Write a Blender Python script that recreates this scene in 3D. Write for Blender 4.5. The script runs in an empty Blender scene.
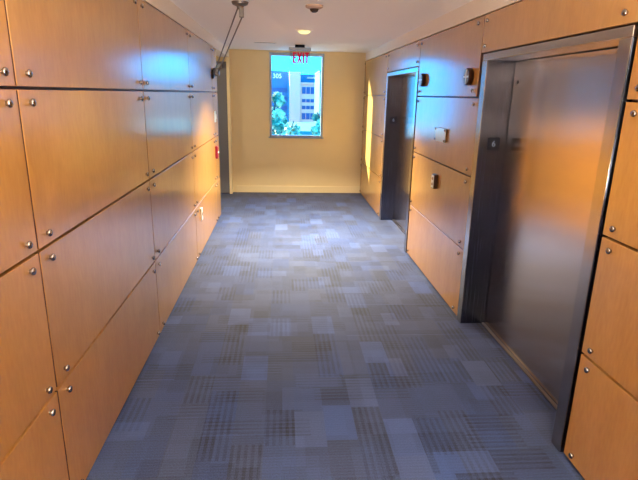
import bpy, bmesh, math, random
from mathutils import Matrix, Vector, Quaternion
random.seed(7)
SC = bpy.context.scene
COL = SC.collection
PI = math.pi

# ------------------------------------------------------------------ dimensions (metres)
L, R, B, CZ = -0.93, 1.472, 9.583, 2.525      # panel faces left/right, back wall, ceiling
TOP = 2.385                                   # top edge of the panelling
PT = 0.022                                    # panel thickness
GAP = 0.006                                   # half a joint
ROWS = [(0.012, 0.6), (0.6, 1.2), (1.2, 1.8), (1.8, TOP)]

# ------------------------------------------------------------------ materials
def mat(name):
    m = bpy.data.materials.new(name); m.use_nodes = True
    nt = m.node_tree; p = nt.nodes['Principled BSDF']
    return m, nt, p
def lin(r, g, b):
    f = lambda c: ((c/255 + .055)/1.055)**2.4 if c > 10 else c/255/12.92
    return (f(r), f(g), f(b), 1)
def plain(name, col, rough=.5, metal=0, spec=.5, emit=None, es=0, noise=.06, nscale=30):
    m, nt, p = mat(name)
    p.inputs['Roughness'].default_value = rough
    p.inputs['Metallic'].default_value = metal
    p.inputs['Specular IOR Level'].default_value = spec
    tc = nt.nodes.new('ShaderNodeTexCoord')
    n = nt.nodes.new('ShaderNodeTexNoise'); n.inputs['Scale'].default_value = nscale
    n.inputs['Detail'].default_value = 3
    nt.links.new(tc.outputs['Object'], n.inputs['Vector'])
    mx = nt.nodes.new('ShaderNodeMix'); mx.data_type = 'RGBA'
    mx.inputs['A'].default_value = tuple(c*(1-noise) for c in col[:3]) + (1,)
    mx.inputs['B'].default_value = tuple(min(1, c*(1+noise)) for c in col[:3]) + (1,)
    nt.links.new(n.outputs['Fac'], mx.inputs['Factor'])
    nt.links.new(mx.outputs['Result'], p.inputs['Base Color'])
    if emit:
        p.inputs['Emission Color'].default_value = emit
        p.inputs['Emission Strength'].default_value = es
    return m

def wood_mat():
    m, nt, p = mat('maple_veneer')
    N, K = nt.nodes.new, nt.links.new
    tc = N('ShaderNodeTexCoord'); oi = N('ShaderNodeObjectInfo')
    add = N('ShaderNodeVectorMath'); add.operation = 'ADD'
    sc = N('ShaderNodeVectorMath'); sc.operation = 'SCALE'
    cmb = N('ShaderNodeCombineXYZ')
    for i in range(3): K(oi.outputs['Random'], cmb.inputs[i])
    K(cmb.outputs[0], sc.inputs[0]); sc.inputs['Scale'].default_value = 40
    K(tc.outputs['Object'], add.inputs[0]); K(sc.outputs[0], add.inputs[1])
    mp = N('ShaderNodeMapping'); mp.inputs['Scale'].default_value = (60, 60, 16)
    K(add.outputs[0], mp.inputs['Vector'])
    n1 = N('ShaderNodeTexNoise'); n1.inputs['Scale'].default_value = 1; n1.inputs['Detail'].default_value = 5
    K(mp.outputs[0], n1.inputs['Vector'])
    mp2 = N('ShaderNodeMapping'); mp2.inputs['Scale'].default_value = (9, 9, 3)
    K(add.outputs[0], mp2.inputs['Vector'])
    n2 = N('ShaderNodeTexNoise'); n2.inputs['Scale'].default_value = 1; n2.inputs['Detail'].default_value = 3
    K(mp2.outputs[0], n2.inputs['Vector'])
    av = N('ShaderNodeMath'); av.operation = 'ADD'
    K(n1.outputs['Fac'], av.inputs[0]); K(n2.outputs['Fac'], av.inputs[1])
    cr = N('ShaderNodeValToRGB')
    cr.color_ramp.elements[0].position = .3; cr.color_ramp.elements[0].color = WOOD_A
    cr.color_ramp.elements[1].position = .7; cr.color_ramp.elements[1].color = WOOD_B
    hf = N('ShaderNodeMath'); hf.operation = 'MULTIPLY'; hf.inputs[1].default_value = .5
    K(av.outputs[0], hf.inputs[0]); K(hf.outputs[0], cr.inputs[0])
    hs = N('ShaderNodeHueSaturation')
    mr = N('ShaderNodeMapRange'); mr.inputs['To Min'].default_value = .94; mr.inputs['To Max'].default_value = 1.06
    K(oi.outputs['Random'], mr.inputs[0]); K(mr.outputs[0], hs.inputs['Value'])
    K(cr.outputs[0], hs.inputs['Color']); K(hs.outputs[0], p.inputs['Base Color'])
    p.inputs['Roughness'].default_value = .5
    p.inputs['Coat Weight'].default_value = 1
    p.inputs['Coat Roughness'].default_value = .185
    p.inputs['Coat IOR'].default_value = 2.15
    return m
WOOD_A, WOOD_B = lin(174, 122, 46), lin(192, 140, 60)

def steel_mat(name, col, rough, aniso=.6):
    m, nt, p = mat(name)
    N, K = nt.nodes.new, nt.links.new
    p.inputs['Metallic'].default_value = 1
    p.inputs['Anisotropic'].default_value = aniso
    tc = N('ShaderNodeTexCoord'); mp = N('ShaderNodeMapping'); mp.inputs['Scale'].default_value = (400, 400, 2)
    K(tc.outputs['Object'], mp.inputs['Vector'])
    n = N('ShaderNodeTexNoise'); n.inputs['Scale'].default_value = 1; n.inputs['Detail'].default_value = 2
    K(mp.outputs[0], n.inputs['Vector'])
    mr = N('ShaderNodeMapRange'); mr.inputs['To Min'].default_value = rough*.85; mr.inputs['To Max'].default_value = rough*1.15
    K(n.outputs['Fac'], mr.inputs[0]); K(mr.outputs[0], p.inputs['Roughness'])
    p.inputs['Base Color'].default_value = col
    if aniso:
        tg = N('ShaderNodeTangent'); tg.direction_type = 'UV_MAP'; tg.uv_map = 'UVMap'
        K(tg.outputs[0], p.inputs['Tangent'])
    return m

def carpet_mat():
    m, nt, p = mat('carpet_tile')
    N, K = nt.nodes.new, nt.links.new
    tc = N('ShaderNodeTexCoord')
    sep = N('ShaderNodeSeparateXYZ'); K(tc.outputs['Object'], sep.inputs[0])
    def math2(op, a, b):
        n = N('ShaderNodeMath'); n.operation = op
        for i, v in enumerate((a, b)):
            if v is None: continue
            if isinstance(v, (int, float)): n.inputs[i].default_value = v
            else: K(v, n.inputs[i])
        return n.outputs[0]
    X, Y = sep.outputs['X'], sep.outputs['Y']
    def cell(w, h, ox, oy, seed, shift=0.0, along='X'):
        U, V, u, v = (X, Y, w, h) if along == 'X' else (Y, X, h, w)
        j = math2('FLOOR', math2('DIVIDE', math2('ADD', V, oy), v), None)
        us = math2('ADD', U, ox)
        if shift:                                            # rows slide against one another
            wn0 = N('ShaderNodeTexWhiteNoise'); wn0.noise_dimensions = '1D'
            K(math2('ADD', j, seed*3.7), wn0.inputs['W'])
            us = math2('ADD', us, math2('MULTIPLY', wn0.outputs['Value'], shift))
        i = math2('FLOOR', math2('DIVIDE', us, u), None)
        c = N('ShaderNodeCombineXYZ'); K(i, c.inputs[0]); K(j, c.inputs[1]); c.inputs[2].default_value = seed
        wn = N('ShaderNodeTexWhiteNoise'); wn.noise_dimensions = '3D'; K(c.outputs[0], wn.inputs['Vector'])
        s = N('ShaderNodeSeparateColor'); K(wn.outputs['Color'], s.inputs[0])
        return s.outputs[0], s.outputs[1], s.outputs[2]
    def stripe(coord, pitch, duty=.5):
        return math2('GREATER_THAN', math2('FRACT', math2('DIVIDE', coord, pitch), None), duty)
    a0, a1, a2 = cell(.60, .60, .1, .0, 1.0)                 # carpet tiles
    b0, b1, b2 = cell(.17, .32, .02, .1, 2.0, .32, 'Y')      # lengthwise patches
    c0, c1, c2 = cell(.30, .16, .05, .0, 3.0, .30)           # crosswise patches
    d0, d1, d2 = cell(.12, .24, .0, .0, 5.0, .24, 'Y')       # small patches
    tone = math2('MULTIPLY', math2('SUBTRACT', a0, .5), .14)
    tone = math2('ADD', tone, math2('MULTIPLY', math2('SUBTRACT', c0, .5), .16))
    tone = math2('ADD', tone, math2('MULTIPLY', math2('SUBTRACT', d0, .5), .16))
    light = math2('MULTIPLY', math2('GREATER_THAN', b0, .90), .30)
    light2 = math2('MULTIPLY', math2('GREATER_THAN', c1, .93), .20)
    light3 = math2('MULTIPLY', math2('GREATER_THAN', d1, .94), .2)
    tone = math2('ADD', tone, math2('MAXIMUM', light3, math2('MAXIMUM', light, light2)))
    # broken ribs, lengthwise or crosswise, in some patches
    rn = N('ShaderNodeTexNoise'); rn.inputs['Scale'].default_value = 7; K(tc.outputs['Object'], rn.inputs['Vector'])
    sx = math2('MULTIPLY', stripe(X, .036), math2('GREATER_THAN', b1, .70))
    sy = math2('MULTIPLY', stripe(Y, .034), math2('GREATER_THAN', c2, .60))
    sf = math2('MULTIPLY', stripe(Y, .021), .45)
    st = math2('ADD', math2('ADD', sx, math2('MULTIPLY', sy, .9)), sf)
    st = math2('MULTIPLY', st, math2('MULTIPLY', rn.outputs['Fac'], -.34))
    tone = math2('ADD', tone, st)
    nz = N('ShaderNodeTexNoise'); nz.inputs['Scale'].default_value = 160; nz.inputs['Detail'].default_value = 3
    K(tc.outputs['Object'], nz.inputs['Vector'])
    tone = math2('ADD', tone, math2('MULTIPLY', math2('SUBTRACT', nz.outputs['Fac'], .5), 1.0))
    # pale joint lines here and there
    jl = math2('LESS_THAN', math2('FRACT', math2('DIVIDE', Y, .60), None), .008)
    jl = math2('MULTIPLY', jl, math2('GREATER_THAN', a1, .7))
    tone = math2('ADD', tone, math2('MULTIPLY', jl, .6))
    f = math2('MAXIMUM', math2('ADD', math2('MULTIPLY', tone, 1.9), 1.1), .12)
    mul = N('ShaderNodeVectorMath'); mul.operation = 'SCALE'
    hue = N('ShaderNodeMix'); hue.data_type = 'RGBA'
    hue.inputs['A'].default_value = CARPET_A; hue.inputs['B'].default_value = CARPET_B
    K(b2, hue.inputs['Factor'])
    K(hue.outputs['Result'], mul.inputs[0]); K(f, mul.inputs['Scale'])
    K(mul.outputs[0], p.inputs['Base Color'])
    p.inputs['Roughness'].default_value = .72
    p.inputs['Specular IOR Level'].default_value = .35
    p.inputs['Sheen Weight'].default_value = .14
    p.inputs['Sheen Roughness'].default_value = .4
    bp = N('ShaderNodeBump'); bp.inputs['Strength'].default_value = .35; bp.inputs['Distance'].default_value = .004
    K(nz.outputs['Fac'], bp.inputs['Height']); K(bp.outputs[0], p.inputs['Normal'])
    return m
CARPET_A, CARPET_B = lin(38, 56, 98), lin(48, 60, 90)

def glass_mat(name, tint, refl=.3):
    m = bpy.data.materials.new(name); m.use_nodes = True
    nt = m.node_tree; nt.nodes.clear()
    out = nt.nodes.new('ShaderNodeOutputMaterial')
    tr = nt.nodes.new('ShaderNodeBsdfTransparent'); tr.inputs[0].default_value = tint
    gl = nt.nodes.new('ShaderNodeBsdfGlossy'); gl.inputs['Roughness'].default_value = .02
    fr = nt.nodes.new('ShaderNodeFresnel'); fr.inputs['IOR'].default_value = 1.45
    k = nt.nodes.new('ShaderNodeMath'); k.operation = 'MULTIPLY'; k.inputs[1].default_value = refl
    nt.links.new(fr.outputs[0], k.inputs[0])
    mx = nt.nodes.new('ShaderNodeMixShader')
    nt.links.new(k.outputs[0], mx.inputs[0]); nt.links.new(tr.outputs[0], mx.inputs[1]); nt.links.new(gl.outputs[0], mx.inputs[2])
    nt.links.new(mx.outputs[0], out.inputs[0])
    return m

def leaf_mat(name, a, b):
    m, nt, p = mat(name)
    oi = nt.nodes.new('ShaderNodeTexCoord'); n = nt.nodes.new('ShaderNodeTexNoise'); n.inputs['Scale'].default_value = 1.2
    nt.links.new(oi.outputs['Object'], n.inputs['Vector'])
    cr = nt.nodes.new('ShaderNodeValToRGB')
    cr.color_ramp.elements[0].position = .4; cr.color_ramp.elements[0].color = a
    cr.color_ramp.elements[1].position = .6; cr.color_ramp.elements[1].color = b
    nt.links.new(n.outputs['Fac'], cr.inputs[0]); nt.links.new(cr.outputs[0], p.inputs['Base Color'])
    p.inputs['Roughness'].default_value = .6
    return m

M = {}
M['wood'] = wood_mat()
M['backing'] = plain('dark_backing', lin(74, 36, 24), .45)
M['edge'] = plain('shade_toned_edge', lin(70, 30, 18), .6, noise=.05)
M['white'] = plain('white_paint', lin(232, 222, 210), .7, noise=.02)
M['ceiling'] = plain('ceiling_paint', lin(246, 240, 232), .75, noise=.02)
M['cream'] = plain('cream_paint', lin(236, 216, 170), .55, noise=.03, nscale=6)
M['slate'] = plain('slate_paint', lin(58, 62, 76), .6)
M['base'] = plain('baseboard_paint', lin(240, 222, 180), .4, noise=.02)
M['carpet'] = carpet_mat()
M['door_steel'] = steel_mat('brushed_door_steel', lin(222, 204, 188), .2, .85)
M['frame_steel'] = steel_mat('brushed_frame_steel', lin(196, 188, 180), .2, .8)
M['shaded_jamb_steel'] = steel_mat('shade_toned_steel', lin(84, 90, 110), .26, .7)  # same stainless as the frame, with shade put into its colour
M['alu'] = steel_mat('threshold_aluminium', lin(140, 136, 134), .35, 0)
M['chrome'] = plain('chrome', lin(160, 152, 148), .16, 1, noise=.02)
M['nickel'] = plain('dark_nickel', lin(120, 116, 118), .3, 1, noise=.03)
M['grey_door'] = plain('grey_door_paint', lin(112, 114, 124), .4, noise=.03)
M['win_frame'] = plain('window_aluminium', lin(160, 172, 186), .35, .6, noise=.03)
M['black'] = plain('black_plastic', lin(24, 22, 26), .4)
M['navy'] = plain('navy_plate', lin(12, 16, 34), .5, spec=.15)
M['numeral'] = plain('pale_numeral', lin(150, 175, 215), .5)
M['bronze'] = plain('bronze', lin(112, 66, 46), .3, .9, noise=.08)
M['bronze_dark'] = plain('dark_bronze', lin(70, 44, 32), .35, .8)
M['brass'] = plain('pale_brass', lin(150, 112, 74), .3, .8)
M['plate'] = plain('white_plastic', lin(228, 226, 220), .35, noise=.02)
M['screen'] = plain('pale_blue_acrylic', lin(225, 240, 245), .12, noise=.04)
M['red'] = plain('dark_red_enamel', lin(120, 14, 44), .35)
M['exit_red'] = plain('exit_red', lin(205, 26, 66), .6, spec=.1, emit=lin(255, 40, 90), es=.12, noise=.02)
M['lens'] = plain('lit_lens', lin(255, 245, 190), .5, emit=lin(255, 244, 150), es=1.0, noise=.0)
M['tan'] = plain('tan_plastic', lin(190, 158, 140), .5, noise=.03)
M['dome'] = plain('smoked_dome', lin(70, 56, 52), .15, noise=.03)
M['glass'] = glass_mat('tinted_window_glass', (.80, .985, 1.0, 1))
M['acrylic'] = glass_mat('clear_acrylic', (.86, .87, .88, 1), .7)
M['rod'] = plain('brown_steel', lin(120, 112, 108), .4, .7)
# outdoors
M['b_blue'] = plain('blue_cladding', lin(5, 85, 115), .5, noise=.04, nscale=.3)
M['b_white'] = plain('pale_precast', lin(217, 146, 118), .8, noise=.03, nscale=.2)
M['b_lilac'] = plain('pale_panel', lin(217, 150, 122), .8, noise=.03, nscale=.2)
M['b_win'] = plain('blue_glazing', lin(6, 58, 98), .5)
M['b_roof'] = plain('roofing', lin(40, 95, 90), .8)
M['leaf_pale'] = leaf_mat('pale_leaves', lin(60, 110, 80), lin(235, 200, 150))
M['leaf_dark'] = leaf_mat('leaves', lin(40, 100, 80), lin(200, 180, 130))
M['bark'] = plain('bark', lin(60, 60, 56), .9)
M['ground'] = plain('asphalt', lin(110, 130, 140), .9, nscale=.5)

# ------------------------------------------------------------------ mesh helpers
class MB:
    def __init__(self): self.bm = bmesh.new()
    def box(self, x0, x1, y0, y1, z0, z1, bev=0, seg=2):
        r = bmesh.ops.create_cube(self.bm, size=1)
        vs = r['verts']
        for v in vs:
            v.co = Vector(((x0+x1)/2 + v.co.x*(x1-x0), (y0+y1)/2 + v.co.y*(y1-y0), (z0+z1)/2 + v.co.z*(z1-z0)))
        if bev:
            es = list({e for v in vs for e in v.link_edges})
            bmesh.ops.bevel(self.bm, geom=es, offset=bev, segments=seg, affect='EDGES', profile=.5)
        return self
    def lathe(self, prof, origin=(0,0,0), axis='Z', n=24):
        """prof: (radius, height) from bottom to top along axis"""
        q = {'Z': Quaternion(), 'X': Vector((0,0,1)).rotation_difference(Vector((1,0,0))),
             '-X': Vector((0,0,1)).rotation_difference(Vector((-1,0,0))),
             'Y': Vector((0,0,1)).rotation_difference(Vector((0,1,0))),
             '-Y': Vector((0,0,1)).rotation_difference(Vector((0,-1,0)))}.get(axis if isinstance(axis, str) else None)
        if q is None: q = Vector((0,0,1)).rotation_difference(Vector(axis).normalized())
        o = Vector(origin); rings = []
        for r, h in prof:
            if r < 1e-6: rings.append([self.bm.verts.new(o + q @ Vector((0,0,h)))])
            else: rings.append([self.bm.verts.new(o + q @ Vector((r*math.cos(2*PI*k/n), r*math.sin(2*PI*k/n), h))) for k in range(n)])
        for a, b in zip(rings, rings[1:]):
            for k in range(n):
                k2 = (k+1) % n
                if len(a) == 1 and len(b) == 1: continue
                if len(a) == 1: self.bm.faces.new((a[0], b[k2], b[k]))
                elif len(b) == 1: self.bm.faces.new((a[k], a[k2], b[0]))
                else: self.bm.faces.new((a[k], a[k2], b[k2], b[k]))
        for ring, top in ((rings[0], 0), (rings[-1], 1)):
            if len(ring) > 1: self.bm.faces.new(ring if top else ring[::-1])
        return self
    def tube(self, p, q, r, n=12):
        p, q = Vector(p), Vector(q); d = q-p
        return self.lathe([(r*.92, 0), (r, r*.3), (r, d.length-r*.3), (r*.92, d.length)], p, d, n)
    def build(self, name, m, parent=None, smooth=False, loc=None, uv=False):
        me = bpy.data.meshes.new(name)
        bmesh.ops.recalc_face_normals(self.bm, faces=self.bm.faces[:])
        if uv:
            ul = self.bm.loops.layers.uv.new('UVMap')
            for fc in self.bm.faces:
                n = fc.normal; ax = max(range(3), key=lambda i: abs(n[i]))
                for lp in fc.loops:
                    c = lp.vert.co
                    lp[ul].uv = ((c.y, c.z), (c.x, c.z), (c.y, c.x))[ax]
        self.bm.to_mesh(me); self.bm.free()
        o = bpy.data.objects.new(name, me); COL.objects.link(o)
        for mm in (m if isinstance(m, (list, tuple)) else [m]): me.materials.append(mm)
        if smooth:
            for p in me.polygons: p.use_smooth = True
            try: me.set_sharp_from_angle(angle=math.radians(35))
            except Exception: pass
        if parent is not None: o.parent = parent
        if loc: o.location = loc
        return o
def empty(name, loc, label, cat, group=None):
    o = bpy.data.objects.new(name, None); COL.objects.link(o); o.location = loc
    o.empty_display_size = .1
    return tag(o, label, cat, group)
def tag(o, label, cat, group=None):
    o['label'] = label; o['category'] = cat
    if group: o['group'] = group
    return o
def struct(o): o['kind'] = 'structure'; return o
def text_mesh(name, s, m, size, parent, loc, rot, depth=.002, sx=1.0, weight=0.0):
    cu = bpy.data.curves.new(name, 'FONT'); cu.body = s; cu.size = size; cu.extrude = depth/2
    cu.align_x = 'CENTER'; cu.align_y = 'CENTER'; cu.offset = weight
    t = bpy.data.objects.new(name, cu); COL.objects.link(t)
    bpy.context.view_layer.update()
    me = bpy.data.meshes.new_from_object(t.evaluated_get(bpy.context.evaluated_depsgraph_get()))
    bpy.data.objects.remove(t)
    o = bpy.data.objects.new(name, me); COL.objects.link(o)
    me.materials.clear(); me.materials.append(m)
    for v in me.vertices: v.co.x *= sx
    o.parent = parent; o.location = loc; o.rotation_euler = rot
    return o

# ------------------------------------------------------------------ the setting
YB = -6.5           # the lobby's end behind the viewer
LE = 7.68           # where the left wall's panelling ends
SIDE = -2.6         # how far the side passage reaches
BK = .012           # panel back to backing
xl, xr = L - PT - BK, R + PT + BK      # backing faces
struct(MB().box(-5.5, R+.6, YB, B+.15, -.15, 0).build('floor', M['carpet']))
struct(MB().box(-5.5, R+.6, YB, B+.15, CZ, CZ+.15).build('ceiling', M['ceiling']))
# left wall: dark backing behind the panels, white band above
struct(MB().box(xl-.16, xl, -.6, LE-.012, 0, CZ).build('wall_left', M['backing']))
struct(MB().box(xl, L-.004, -.6, LE-.012, TOP+.006, CZ).build('trim_1', M['white']))
struct(MB().box(xl-.16, L-.004, LE-.012, B, TOP+.006, CZ).build('trim_3', M['white']))
# right wall with the two elevator openings
E1, E2 = (2.195, 3.89), (5.74, 7.50)
HZ = 2.112
w = MB()
for a, b in ((YB, E1[0]), (E1[1], E2[0]), (E2[1], B)):
    w.box(xr, xr+.5, a, b, 0, CZ)
for a, b in (E1, E2):
    w.box(xr, xr+.5, a, b, HZ, CZ)
    w.box(R+.30, xr+.5, a, b, 0, HZ)
struct(w.build('wall_right', M['backing']))
struct(MB().box(R+.004, xr, YB, B, TOP+.006, CZ).build('trim_2', M['white']))
# back wall with its window hole
WX0, WX1, WZ0, WZ1 = -.235, .735, 1.035, 2.49
w = MB()
w.box(SIDE, WX0, B, B+.07, 0, CZ).box(WX1, R+.6, B, B+.07, 0, CZ)
w.box(WX0, WX1, B, B+.07, 0, WZ0).box(WX0, WX1, B, B+.07, WZ1, CZ)
struct(w.build('wall_back', M['cream']))
struct(MB().box(-.86, R+.004, B-.014, B, 0, .125, .004).build('baseboard_back', M['base']))
struct(MB().box(-5.5, R+.6, YB-.15, YB, 0, CZ).build('wall_front', M['slate']))  # unseen end wall, coloured dark so the jambs reflect darker
# side passage; lobby walls added, dark and wide to darken the jambs' reflections
struct(MB().box(-5.5, xl-.16, -.6, -.5, 0, CZ).build('wall_added_lobby', M['slate']))
struct(MB().box(-5.6, -5.5, YB, -.5, 0, CZ).build('wall_added_side', M['slate']))
struct(MB().box(SIDE-.1, SIDE, YB, B+.15, 0, CZ).build('wall_side', M['cream']))
struct(MB().box(SIDE, xl-.16, LE-.3, LE-.2, 0, CZ).build('wall_passage', M['cream']))
# window: frame, sill, pane
wo = bpy.data.objects.new('window_1', None); COL.objects.link(wo); struct(wo)
fw = .042
f = MB()
f.box(WX0, WX0+fw, B-.012, B+.04, WZ0, WZ1, .004).box(WX1-fw, WX1, B-.012, B+.04, WZ0, WZ1, .004)
f.box(WX0+fw, WX1-fw, B-.012, B+.04, WZ1-fw*1.3, WZ1, .004).box(WX0+fw, WX1-fw, B-.012, B+.04, WZ0, WZ0+fw*.8, .004)
f.build('window_frame', M['win_frame'], wo)
MB().box(WX0-.02, WX1+.02, B-.03, B-.0125, WZ0-.022, WZ0+.002, .004).build('window_sill', M['win_frame'], wo)
MB().box(WX0+fw-.004, WX1-fw+.004, B+.015, B+.023, WZ0+fw*.8-.004, WZ1-fw*1.3+.004).build('pane', M['glass'], wo)
# grey door standing open in the side passage, its cream jamb with three hinges
do = bpy.data.objects.new('door_1', None); COL.objects.link(do); struct(do)
MB().box(L-1.0, L-.042, 9.43, 9.475, .012, 2.31, .003).build('door_leaf', M['grey_door'], do)
MB().box(L-.04, L+.008, 9.40, B, 0, TOP, .004).build('jamb', M['base'], do)
for z in (.50, 1.22, 1.86):
    MB().lathe([(.009, -.055), (.011, -.05), (.011, .05), (.009, .055)], (L-.034, 9.42, z), n=12).build('hinge', M['nickel'], do, True)
MB().box(L-.62, L-.12, 9.37, 9.43, 2.2, 2.27, .01).build('door_closer', M['win_frame'], do)

# ------------------------------------------------------------------ wood panels
def stud_mesh():
    b = MB()
    b.lathe([(.0085, 0), (.0085, .007), (.0135, .0075), (.0150, .010), (.0150, .0135), (.0125, .0175), (.006, .0195), (0, .020)], n=16)
    o = b.build('stud', M['chrome'], None, True); return o
STUD = stud_mesh()
first = [True]
def panel(side, y0, y1, z0, z1, label, studs='both', gaps=(GAP, GAP, GAP, GAP)):
    a, b, c, d = y0+gaps[0], y1-gaps[1], z0+gaps[2], z1-gaps[3]
    cy, cz = (a+b)/2, (c+d)/2
    x = L if side < 0 else R
    root = empty('wood_panel', (x, cy, cz), label, 'wall panel', 'maple wall panels')
    xs = (-PT, 0) if side < 0 else (0, PT)
    bd = MB().box(xs[0], xs[1], a-cy, b-cy, c-cz, d-cz, .0018, 1).build('board', [M['wood'], M['edge']], root)
    for pf in bd.data.polygons:
        if abs(pf.normal.y) > .9: pf.material_index = 1        # upright edges coloured dark in place of joint shade
    ys = []
    if studs in ('both', 'near'): ys.append(a-cy+.079)
    if studs in ('both', 'far'): ys.append(b-cy-.079)
    for yy in ys:
        for zz in (c-cz+.045, d-cz-.045):
            if first[0]: s = STUD; first[0] = False
            else: s = STUD.copy(); COL.objects.link(s)
            s.parent = root; s.location = (0, yy, zz)
            s.rotation_euler = (0, PI/2 if side < 0 else -PI/2, 0)
RN = ['bottom row', 'lower middle row', 'upper middle row', 'top row']
LC = [(.19, 1.94, 'nearest the viewer'), (1.94, 3.64, 'second column from the viewer'),
      (3.64, 5.44, 'third column from the viewer'), (5.44, 7.20, 'fourth column from the viewer')]
for y0, y1, where in LC:
    for (z0, z1), rn in zip(ROWS, RN):
        panel(-1, y0, y1, z0, z1, f'maple panel in the {rn} of the left wall, {where}')
for (z0, z1), rn in zip(ROWS, RN):
    panel(-1, 7.20, LE+.006, z0, z1, f'narrow maple strip in the {rn} at the far end of the left wall', 'near')
for (z0, z1), rn in zip(ROWS, RN):
    panel(1, .42, 2.195, z0, z1, f'maple panel in the {rn} of the right wall, right of the near elevator', gaps=(GAP, .012, GAP, GAP))
panel(1, 2.195, 3.95, HZ, TOP, 'short maple panel on the right wall above the near elevator', gaps=(GAP, GAP, .006, GAP))
for k, ((z0, z1), rn) in enumerate(zip(ROWS, RN)):
    panel(1, 3.89 if k < 3 else 3.95, 5.74, z0, z1, f'maple panel in the {rn} of the right wall, between the two elevators', gaps=(.012 if k < 3 else GAP, .012, GAP, GAP)) if k < 3 else \
    panel(1, 3.95, 5.74, z0, z1, f'maple panel in the {rn} of the right wall, between the two elevators')
panel(1, 5.74, 7.50, HZ, TOP, 'short maple panel on the right wall above the far elevator')
for (z0, z1), rn in zip(ROWS, RN):
    panel(1, 7.50, B-.004, z0, z1, f'maple panel in the {rn} of the right wall, beyond the far elevator', gaps=(.012, GAP, GAP, GAP))

# ------------------------------------------------------------------ elevators
def elevator(y0, y1, label):
    cy = (y0+y1)/2
    root = empty('elevator', (R, cy, 0), label, 'elevator', 'elevators')
    a, b = y0+.012-cy, y1-.012-cy
    ji = .085                       # face width
    dx = .20                       # depth to the door
    fx = -.008                      # face stands proud of the panels
    jn = MB().box(fx+.006, dx+.04, a, a+ji, .001, 2.058, .002).build('jamb', M['shaded_jamb_steel'], root, uv=True)
    jf = MB().box(fx+.006, dx+.04, b-ji, b, .001, 2.058, .002).build('jamb', M['shaded_jamb_steel'], root, uv=True)
    for u0, u1 in ((a, a+ji), (b-ji, b)):
        MB().box(fx, fx+.0055, u0, u1, .001, 2.058, .0012).build('face_trim', M['frame_steel'], root, uv=True)  # lighter face of the same steel; the returns are darkened as shade
    MB().box(fx, dx+.04, a, b, 2.0585, HZ-.006, .003).build('header', M['frame_steel'], root, uv=True)
    MB().box(dx+.037, dx+.045, a+.01, b-.01, .002, 2.07).build('dark_reveal', M['black'], root)
    d = MB().box(dx, dx+.035, a+ji+.009, b-ji-.011, .012, 2.053, .002).build('door_panel', M['door_steel'], root, uv=True)
    MB().lathe([(.011, 0), (.011, .002), (.006, .003), (0, .003)], (dx-.0002, (b-ji)-.085, 1.91), '-X', 16).build('key_hole', M['black'], d, True)
    t = MB()
    t.box(dx-.024, dx-.001, a+ji+.002, b-ji-.002, .0005, .008, .001)
    t.box(dx-.021, dx-.015, a+ji+.002, b-ji-.002, .008, .011, .001).box(dx-.010, dx-.004, a+ji+.002, b-ji-.002, .008, .011, .001)
    t.build('threshold', M['alu'], root)
    # floor number plate on the jamb that faces the viewer
    s = MB().box(.058, .152, b-ji-.006, b-ji-.0005, 1.42, 1.515, .0015).build('floor_plate', M['navy'], jf)
    text_mesh('floor_numeral', '6', M['numeral'], .062, s, (.105, b-ji-.007, 1.468), (PI/2, 0, 0), .0015)
    return root
elevator(E1[0], E1[1], 'near elevator with brushed steel door, wide in the right foreground')
elevator(E2[0], E2[1], 'far elevator with shade-darkened steel jamb, between bare maple panels near the back wall')

# ------------------------------------------------------------------ fittings on the right wall
def lantern(y, z, label):
    root = empty('hall_lantern', (R, y, z), label, 'elevator lantern', 'round elevator lanterns')
    MB().lathe([(.064, 0), (.066, .003), (.066, .033), (.061, .039), (.057, .039), (.057, .035), (0, .035)], (0,0,0), '-X', 32).build('rim', M['bronze_dark'], root, True)
    fc = MB().lathe([(.056, .0352), (.056, .039), (0, .040)], (0,0,0), '-X', 32).build('face', M['brass'], root, True)
    b = MB().box(-.044, -.0385, -.055, .055, -.007, .007, .001).box(-.0435, -.0385, -.006, .006, -.055, .055, .001)
    b.build('divider', M['plate'], root)
lantern(4.12, 1.955, 'round bronze hall lantern beside the near elevator, on the top maple panel')
lantern(5.50, 1.965, 'round bronze hall lantern beside the far elevator, on the top maple panel')
r = empty('notice_plate', (R, 4.745, 1.462), 'pale square acrylic notice plate with four dark corner studs on maple panel', 'plate')
MB().box(-.018, -.011, -.16, .16, -.062, .062, .002).build('plate', M['screen'], r)
for yy in (-.14, .14):
    for zz in (-.047, .047):
        MB().lathe([(.009, 0), (.009, .019), (.011, .020), (.011, .024), (.006, .026), (0, .026)], (0, yy, zz), '-X', 14).build('corner_stud', M['nickel'], r, True)
r = empty('call_button_panel', (R, 4.79, 1.02), 'small bronze elevator call button box on maple panel below the pale notice plate', 'call button')
MB().box(-.036, 0, -.045, .045, -.068, .068, .006, 3).build('housing', M['bronze_dark'], r)
MB().box(-.039, -.0362, -.038, .038, -.060, .060, .001).build('face_plate', M['plate'], r)
for zz in (-.026, .026):
    MB().lathe([(.014, 0), (.014, .004), (.011, .006), (0, .006)], (-.0391, 0, zz), '-X', 16).build('button', M['brass'], r, True)

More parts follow.
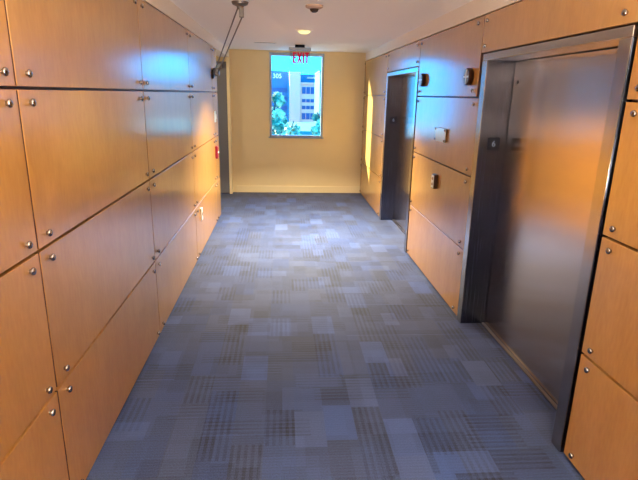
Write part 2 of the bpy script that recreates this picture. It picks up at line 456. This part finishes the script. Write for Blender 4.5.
# ------------------------------------------------------------------ fittings on the left wall
r = empty('fire_alarm_pull', (L, 7.28, .995), 'dark red fire alarm pull box on the narrow end strip of the left wall', 'fire alarm')
MB().box(0, .035, -.05, .05, -.085, .085, .006).build('housing', M['red'], r)
MB().box(.0352, .044, -.035, .035, -.012, .012, .003).build('pull_bar', M['plate'], r)
r = empty('wall_switch', (L, 7.33, 1.475), 'pale switch plate on the narrow end strip, above the red alarm box', 'switch')
MB().box(0, .010, -.05, .05, -.075, .075, .003).build('cover', M['screen'], r)
MB().box(.0102, .016, -.018, .018, -.035, .035, .002).build('rocker', M['plate'], r)
r = empty('outlet_cover', (L, 5.80, .455), 'white outlet cover low on the left wall, beside a panel seam', 'outlet')
MB().box(0, .014, -.04, .04, -.07, .07, .004).build('cover', M['plate'], r)
for zz in (-.03, .03):
    MB().box(.0142, .0165, -.017, .017, -.017, .017, .003).build('socket', M['win_frame'], r)

# ceiling brace: bracket, two thin rods and a clamp at the end of the left wall
r = empty('ceiling_brace', (-.354, 4.67, CZ), 'thin two-rod steel brace running from ceiling bracket to the left wall end', 'brace')
MB().lathe([(.0, -.058), (.022, -.058), (.030, -.035), (.062, -.022), (.070, -.006), (.070, 0)], (0,0,0), 'Z', 24).build('bracket', M['rod'], r, True)
MB().box(-.008, .030, -.018, .018, -.12, -.045, .005).build('lug', M['rod'], r)
e = Vector((L+.03+.354, 7.30-4.67, 2.06-CZ))
MB().tube((-.02, 0, -.05), e + Vector((-.006, .02, .02)), .0065).build('rod', M['rod'], r, True)
MB().tube((.018, 0, -.11), e + Vector((.03, .02, -.01)), .0065).build('rod', M['rod'], r, True)
c = MB().box(e.x-.028, e.x+.05, e.y-.05, e.y+.06, e.z-.05, e.z+.05, .012).build('clamp', M['nickel'], r)
MB().box(e.x-.028, e.x+.0, e.y-.16, e.y-.06, e.z-.09, e.z+.02, .004).build('handle', M['black'], r)

# ------------------------------------------------------------------ ceiling fittings
r = empty('smoke_detector', (.268, 4.72, CZ), 'round tan smoke detector on the ceiling above the corridor', 'smoke detector')
MB().lathe([(.050, -.028), (.060, -.024), (.074, -.016), (.076, 0)], n=32).build('base', M['tan'], r, True)
MB().lathe([(0, -.058), (.018, -.056), (.032, -.046), (.040, -.0285)], n=28).build('dome', M['dome'], r, True)
def downlight(x, y, label, power):
    r = empty('downlight', (x, y, CZ), label, 'ceiling light')
    rg = MB().lathe([(.082, -.012), (.086, -.011), (.100, -.003), (.101, 0), (.080, 0), (.078, -.010)], n=36)
    rg.build('trim_ring', M['ceiling'], r, True)
    MB().lathe([(0, -.045), (.03, -.043), (.055, -.034), (.070, -.020), (.0765, -.010)], n=36).build('lens', M['lens'], r, True)
    la = bpy.data.lights.new('downlight_lamp', 'AREA'); la.shape = 'DISK'; la.size = .15
    la.energy = power; la.color = (1, .85, .60); la.spread = math.radians(115)
    lo = bpy.data.objects.new('downlight_lamp', la); COL.objects.link(lo); lo.location = (x, y, CZ-.055)
downlight(.255, 6.50, 'small round lit downlight in the ceiling before the exit sign', 220)
downlight(.255, -.90, 'unseen fill downlight added in the ceiling behind the viewer', 6)  # extra downlight out of view, added as faint fill
# fill lamp added in the side passage, out of view round the corner
la = bpy.data.lights.new('passage_fill_lamp', 'AREA'); la.size = .5; la.energy = 12; la.color = (1, .84, .6)
lo = bpy.data.objects.new('passage_fill_lamp', la); COL.objects.link(lo); lo.location = (-1.85, 8.6, CZ-.05)
r = empty('passage_fill_light', (-1.85, 8.6, CZ), 'unseen square fill light added in the side passage', 'ceiling light')
MB().box(-.28, .28, -.28, .28, -.03, 0, .004).build('frame', M['white'], r)
MB().box(-.25, .25, -.25, .25, -.034, -.0305, .001).build('diffuser', M['lens'], r)
# linear air slot
r = empty('air_slot', (-.26, 8.17, CZ), 'narrow linear air slot in the ceiling before the back wall', 'vent')
MB().box(-.17, .17, -.030, .030, -.006, 0, .002).build('slot_frame', M['white'], r)
MB().box(-.155, .155, -.012, .012, -.009, -.0062, .001).build('slot_blade', M['win_frame'], r)

# exit sign hung from the ceiling in front of the window
r = empty('exit_sign', (.265, 8.4, CZ), 'clear hanging exit sign with red letters in front of the window', 'exit sign')
MB().box(-.17, .17, -.030, .030, -.085, -.040, .005).build('housing', M['win_frame'], r)
MB().box(-.075, .075, -.040, .040, -.040, 0, .006).build('canopy', M['navy'], r)
ac = MB().box(-.155, .155, -.004, .004, -.29, -.085, .002).build('sign_panel', M['acrylic'], r)
lt = MB()
def bar(x0, z0, x1, z1, wd):                            # one upright, level or slanting stroke
    d = Vector((x1-x0, z1-z0)).normalized(); n = Vector((-d.y, d.x))*wd/2
    pts = [(x0+n.x, z0+n.y), (x0-n.x, z0-n.y), (x1-n.x, z1-n.y), (x1+n.x, z1+n.y)]
    f0 = [lt.bm.verts.new((p, -.0075, q)) for p, q in pts]; f1 = [lt.bm.verts.new((p, -.0045, q)) for p, q in pts]
    lt.bm.faces.new(f0); lt.bm.faces.new(f1[::-1])
    for i in range(4): lt.bm.faces.new((f0[i], f1[i], f1[(i+1) % 4], f0[(i+1) % 4]))
za, zb, sw = -.268, -.108, .026
bar(-.095, za, -.095, zb, sw)
for zz in (za+sw/2, (za+zb)/2, zb-sw/2): bar(-.082, zz, -.052, zz, sw*.85)
bar(-.032, za, .024, zb, sw*.9); bar(-.032, zb, .024, za, sw*.9)
bar(.056, za, .056, zb, sw)
bar(.080, zb-sw/2, .142, zb-sw/2, sw); bar(.111, za, .111, zb-sw, sw)
lt.build('sign_letters', M['exit_red'], ac)
cv = MB()
for s in (-1, 1):
    b2 = MB()
    cv.bm.verts.ensure_lookup_table()
    p0, p1 = Vector((-.148, 0, -.195)), Vector((-.125, 0, -.195 + s*.03))
    cv.tube((p0.x, -.006, p0.z), (p1.x, -.006, p1.z), .005, 8)
    b2.bm.free()
cv.build('chevron', M['exit_red'], ac)

# ------------------------------------------------------------------ outdoors
GZ = -20
struct(MB().box(-150, 150, 15, 400, GZ-.5, GZ).build('ground', M['ground']))
def k2(x, z, s=2.0): return x*s, 1.8 + (z-1.8)*s       # authored at 60 m, built at 120 m
def bbox(mb, x0, x1, z0, z1, y0, y1):
    (a, c), (b, d) = k2(x0, z0), k2(x1, z1)
    return mb.box(a, b, y0, y1, min(c, d), max(c, d))
blue = empty('office_building', (-4, 128, GZ), 'blue clad office block with a white number, left in the window view', 'building')
def kid(mb, name, m, root):
    o = mb.build(name, m); o.parent = root
    o.matrix_parent_inverse = Matrix.Translation(root.location).inverted(); return o
mb = MB(); mb.box(-22, 1.3, 124, 150, GZ, k2(0, 4.28)[1]); bd = kid(mb, 'wall', M['b_blue'], blue)
x, z = k2(-.62, 3.70)
tx = text_mesh('building_number', '305', M['plate'], 1.4, blue, (x+4, 123.9-128, z-GZ), (PI/2, 0, 0), .15)
for i in range(5):
    mb = MB(); mb.box(-12, 1.2, 123.85, 124.2, k2(0, 2.2-i*1.0)[1]-.5, k2(0, 2.2-i*1.0)[1]+.45)
    kid(mb, 'window_band', M['b_win'], blue)
pale = empty('office_building', (6, 121, GZ), 'pale office building with rows of blue windows, centre of the window view', 'building')
mb = MB(); mb.box(k2(.75, 0)[0], k2(1.98, 0)[0], 118.5, 140, GZ, k2(0, 4.12)[1]); kid(mb, 'stair_tower', M['b_white'], pale)
mb = MB(); mb.box(k2(1.98, 0)[0], k2(3.87, 0)[0], 126, 140, GZ, k2(0, 4.02)[1]); kid(mb, 'penthouse', M['b_blue'], pale)
mb = MB(); mb.box(k2(2.75, 0)[0]*1.05, k2(3.85, 0)[0]*1.05, 125.7, 126.05, k2(0, 3.52)[1]+.05, k2(0, 3.52)[1]+.4); kid(mb, 'sign_band', M['b_white'], pale)
mb = MB(); mb.box(k2(1.7, 0)[0], 40, 119.0, 140.2, GZ, k2(0, 2.94)[1]); kid(mb, 'wall', M['b_lilac'], pale)
mb = MB(); mb.box(k2(1.66, 0)[0], 40.1, 118.7, 119.0, k2(0, 2.86)[1], k2(0, 2.98)[1]+.1); kid(mb, 'parapet', M['b_white'], pale)
for (za, zb) in ((2.55, 1.82), (1.25, .90), (.53, .15), (-.28, -.96), (-1.9, -2.6)):
    for (xa, xb) in ((1.71, 1.95), (2.16, 2.58), (2.64, 3.06), (3.12, 3.52)):
        mb = MB(); bbox(mb, xa, xb, zb, za, 118.93, 119.05); kid(mb, 'window', M['b_win'], pale)
side_b = empty('office_building', (9, 95, GZ), 'narrow pale building at the right edge of the window view', 'building')
mb = MB(); mb.box(6.62, 14, 95, 110, GZ, 5.6); kid(mb, 'wall', M['b_blue'], side_b)
mb = MB(); mb.box(6.5, 14.1, 94.8, 110.2, 5.6, 5.9); kid(mb, 'parapet', M['b_roof'], side_b)
low = empty('low_building', (2, 60, GZ), 'low flat roof seen along the bottom of the window', 'building')
mb = MB(); mb.box(-14, 18, 52, 68, GZ, -2.1); kid(mb, 'wall', M['b_lilac'], low)
mb = MB(); mb.box(-14.2, 18.2, 51.8, 68.2, -2.1, -1.75); kid(mb, 'roof', M['b_roof'], low)

def tree(x, y, top, rx, rz, m, label, n, seed):
    rnd = random.Random(seed)
    root = empty('street_tree', (x, y, GZ), label, 'tree', 'trees outside the window')
    tk = MB(); tk.lathe([(.34, 0), (.24, 3), (.18, top-rz*2-GZ+1), (.05, top-GZ-rz*.6)], n=10)
    for k in range(5):
        a = k*1.26; tk.tube((0, 0, top-GZ-rz*2+.6*k), (math.cos(a)*rx*.6, math.sin(a)*rx*.6, top-GZ-rz*1.3+.5*k), .06, 6)
    tk.build('trunk', M['bark'], root)
    b = bmesh.new()
    blobs = [(Vector((rnd.uniform(-.7, .7)*rx, rnd.uniform(-.7, .7)*rx, top-GZ-rz+rnd.uniform(-.8, .72)*rz)), rnd.uniform(.25, .42)*rx) for _ in range(26)]
    for _ in range(n):
        c, rad = rnd.choice(blobs)
        d = Vector((rnd.gauss(0, 1), rnd.gauss(0, 1), rnd.gauss(0, 1))).normalized()
        p = c + d*rad*rnd.uniform(.6, 1.05)
        u = Vector((rnd.gauss(0, 1), rnd.gauss(0, 1), rnd.gauss(0, 1))).normalized(); v = u.cross(d)
        if v.length < .1: continue
        v.normalize(); s = rnd.uniform(.09, .19)
        b.faces.new([b.verts.new(p + q) for q in (-u*s, -v*s*.55, u*s, v*s*.55)])
    me = bpy.data.meshes.new('crown'); b.to_mesh(me); b.free(); me.materials.append(m)
    o = bpy.data.objects.new('crown', me); COL.objects.link(o); o.parent = root
tree(-.72, 38, 2.45, 1.15, 2.5, M['leaf_pale'], 'tall pale leafy tree at the left of the window view', 5200, 1)
tree(2.75, 36, .95, .85, 1.4, M['leaf_dark'], 'smaller leafy tree at the lower right of the window view', 2600, 2)
tree(.75, 46, -.55, 1.0, 1.5, M['leaf_dark'], 'low leafy tree between the two taller ones in the window view', 2000, 3)

# ------------------------------------------------------------------ light
w = bpy.data.worlds.new('sky'); SC.world = w; w.use_nodes = True
nt = w.node_tree; bg = nt.nodes['Background']
tc = nt.nodes.new('ShaderNodeTexCoord'); sp = nt.nodes.new('ShaderNodeSeparateXYZ')
nt.links.new(tc.outputs['Generated'], sp.inputs[0])
cr = nt.nodes.new('ShaderNodeValToRGB')
cr.color_ramp.elements[0].position = 0; cr.color_ramp.elements[0].color = (.07, 1.15, 2.9, 1)
cr.color_ramp.elements[1].position = .35; cr.color_ramp.elements[1].color = (.2, 1.7, 4.4, 1)
nt.links.new(sp.outputs['Z'], cr.inputs[0]); nt.links.new(cr.outputs[0], bg.inputs['Color'])
bg.inputs['Strength'].default_value = 2.2
sun = bpy.data.lights.new('sun', 'SUN'); sun.energy = 65.0; sun.angle = math.radians(.6); sun.color = (1, .78, .48)
so = bpy.data.objects.new('sun', sun); COL.objects.link(so)
so.rotation_mode = 'QUATERNION'
so.rotation_quaternion = Vector((1, -.62, -.44)).to_track_quat('-Z', 'Y')
# uplight added behind the viewer, there only to brighten the ceiling
r = empty('fill_uplight', (.27, -1.6, 0), 'long low fill uplight added in the lobby behind the viewer', 'added fill light')
MB().box(-.55, .55, -.09, .09, .84, .90, .01).build('trough', M['white'], r)
MB().box(-.53, .53, -.07, .07, .90, .904, .001).build('diffuser', M['lens'], r)
MB().box(-.55, .55, -.09, -.072, .9, .922, .002).box(-.55, .55, .072, .09, .9, .922, .002).build('lip', M['white'], r)  # lip added to hide the fill lamp from the window's reflection
for xx in (-.45, .45):
    MB().lathe([(.12, 0), (.12, .012), (.02, .02), (.018, .84)], (xx, 0, 0), n=20).build('leg', M['chrome'], r, True)
la = bpy.data.lights.new('fill_uplight_lamp', 'AREA'); la.shape = 'RECTANGLE'; la.size = 1.0; la.size_y = .13; la.energy = 1150; la.color = (1, .86, .68)
lo = bpy.data.objects.new('fill_uplight_lamp', la); COL.objects.link(lo); lo.location = (.27, -1.6, .908); lo.rotation_euler = (PI, 0, 0)

# ------------------------------------------------------------------ camera
cam = bpy.data.cameras.new('camera'); co = bpy.data.objects.new('camera', cam); COL.objects.link(co)
cam.sensor_width = 36; cam.sensor_fit = 'HORIZONTAL'; cam.lens = 512*36/638; cam.clip_end = 1000; cam.clip_start = .02
f_ = 512.0; P = (319.0, 240.0)
def ray(px, py): return Vector(((px-P[0])/f_, -(py-P[1])/f_, -1))
h0, h1, vx = 87.5, 101.0, 282.6
fwd = ray(vx, h0 + (h1-h0)/638*vx).normalized()
up = ray(638, h1).cross(ray(0, h0)).normalized()
if up.y < 0: up = -up
rt = fwd.cross(up)
M3 = Matrix((rt, fwd, up))
co.matrix_world = Matrix.Translation((0, 0, 1.8)) @ M3.to_4x4()
SC.camera = co

# ------------------------------------------------------------------ view
vs = SC.view_settings
SC.display_settings.display_device = 'sRGB'
vs.view_transform = 'Standard'; vs.look = 'None'; vs.gamma = 1; vs.use_curve_mapping = False
vs.exposure = 0.22
SC.cycles.use_denoising = True
SC.cycles.max_bounces = 14; SC.cycles.diffuse_bounces = 8; SC.cycles.glossy_bounces = 6; SC.cycles.transparent_max_bounces = 16
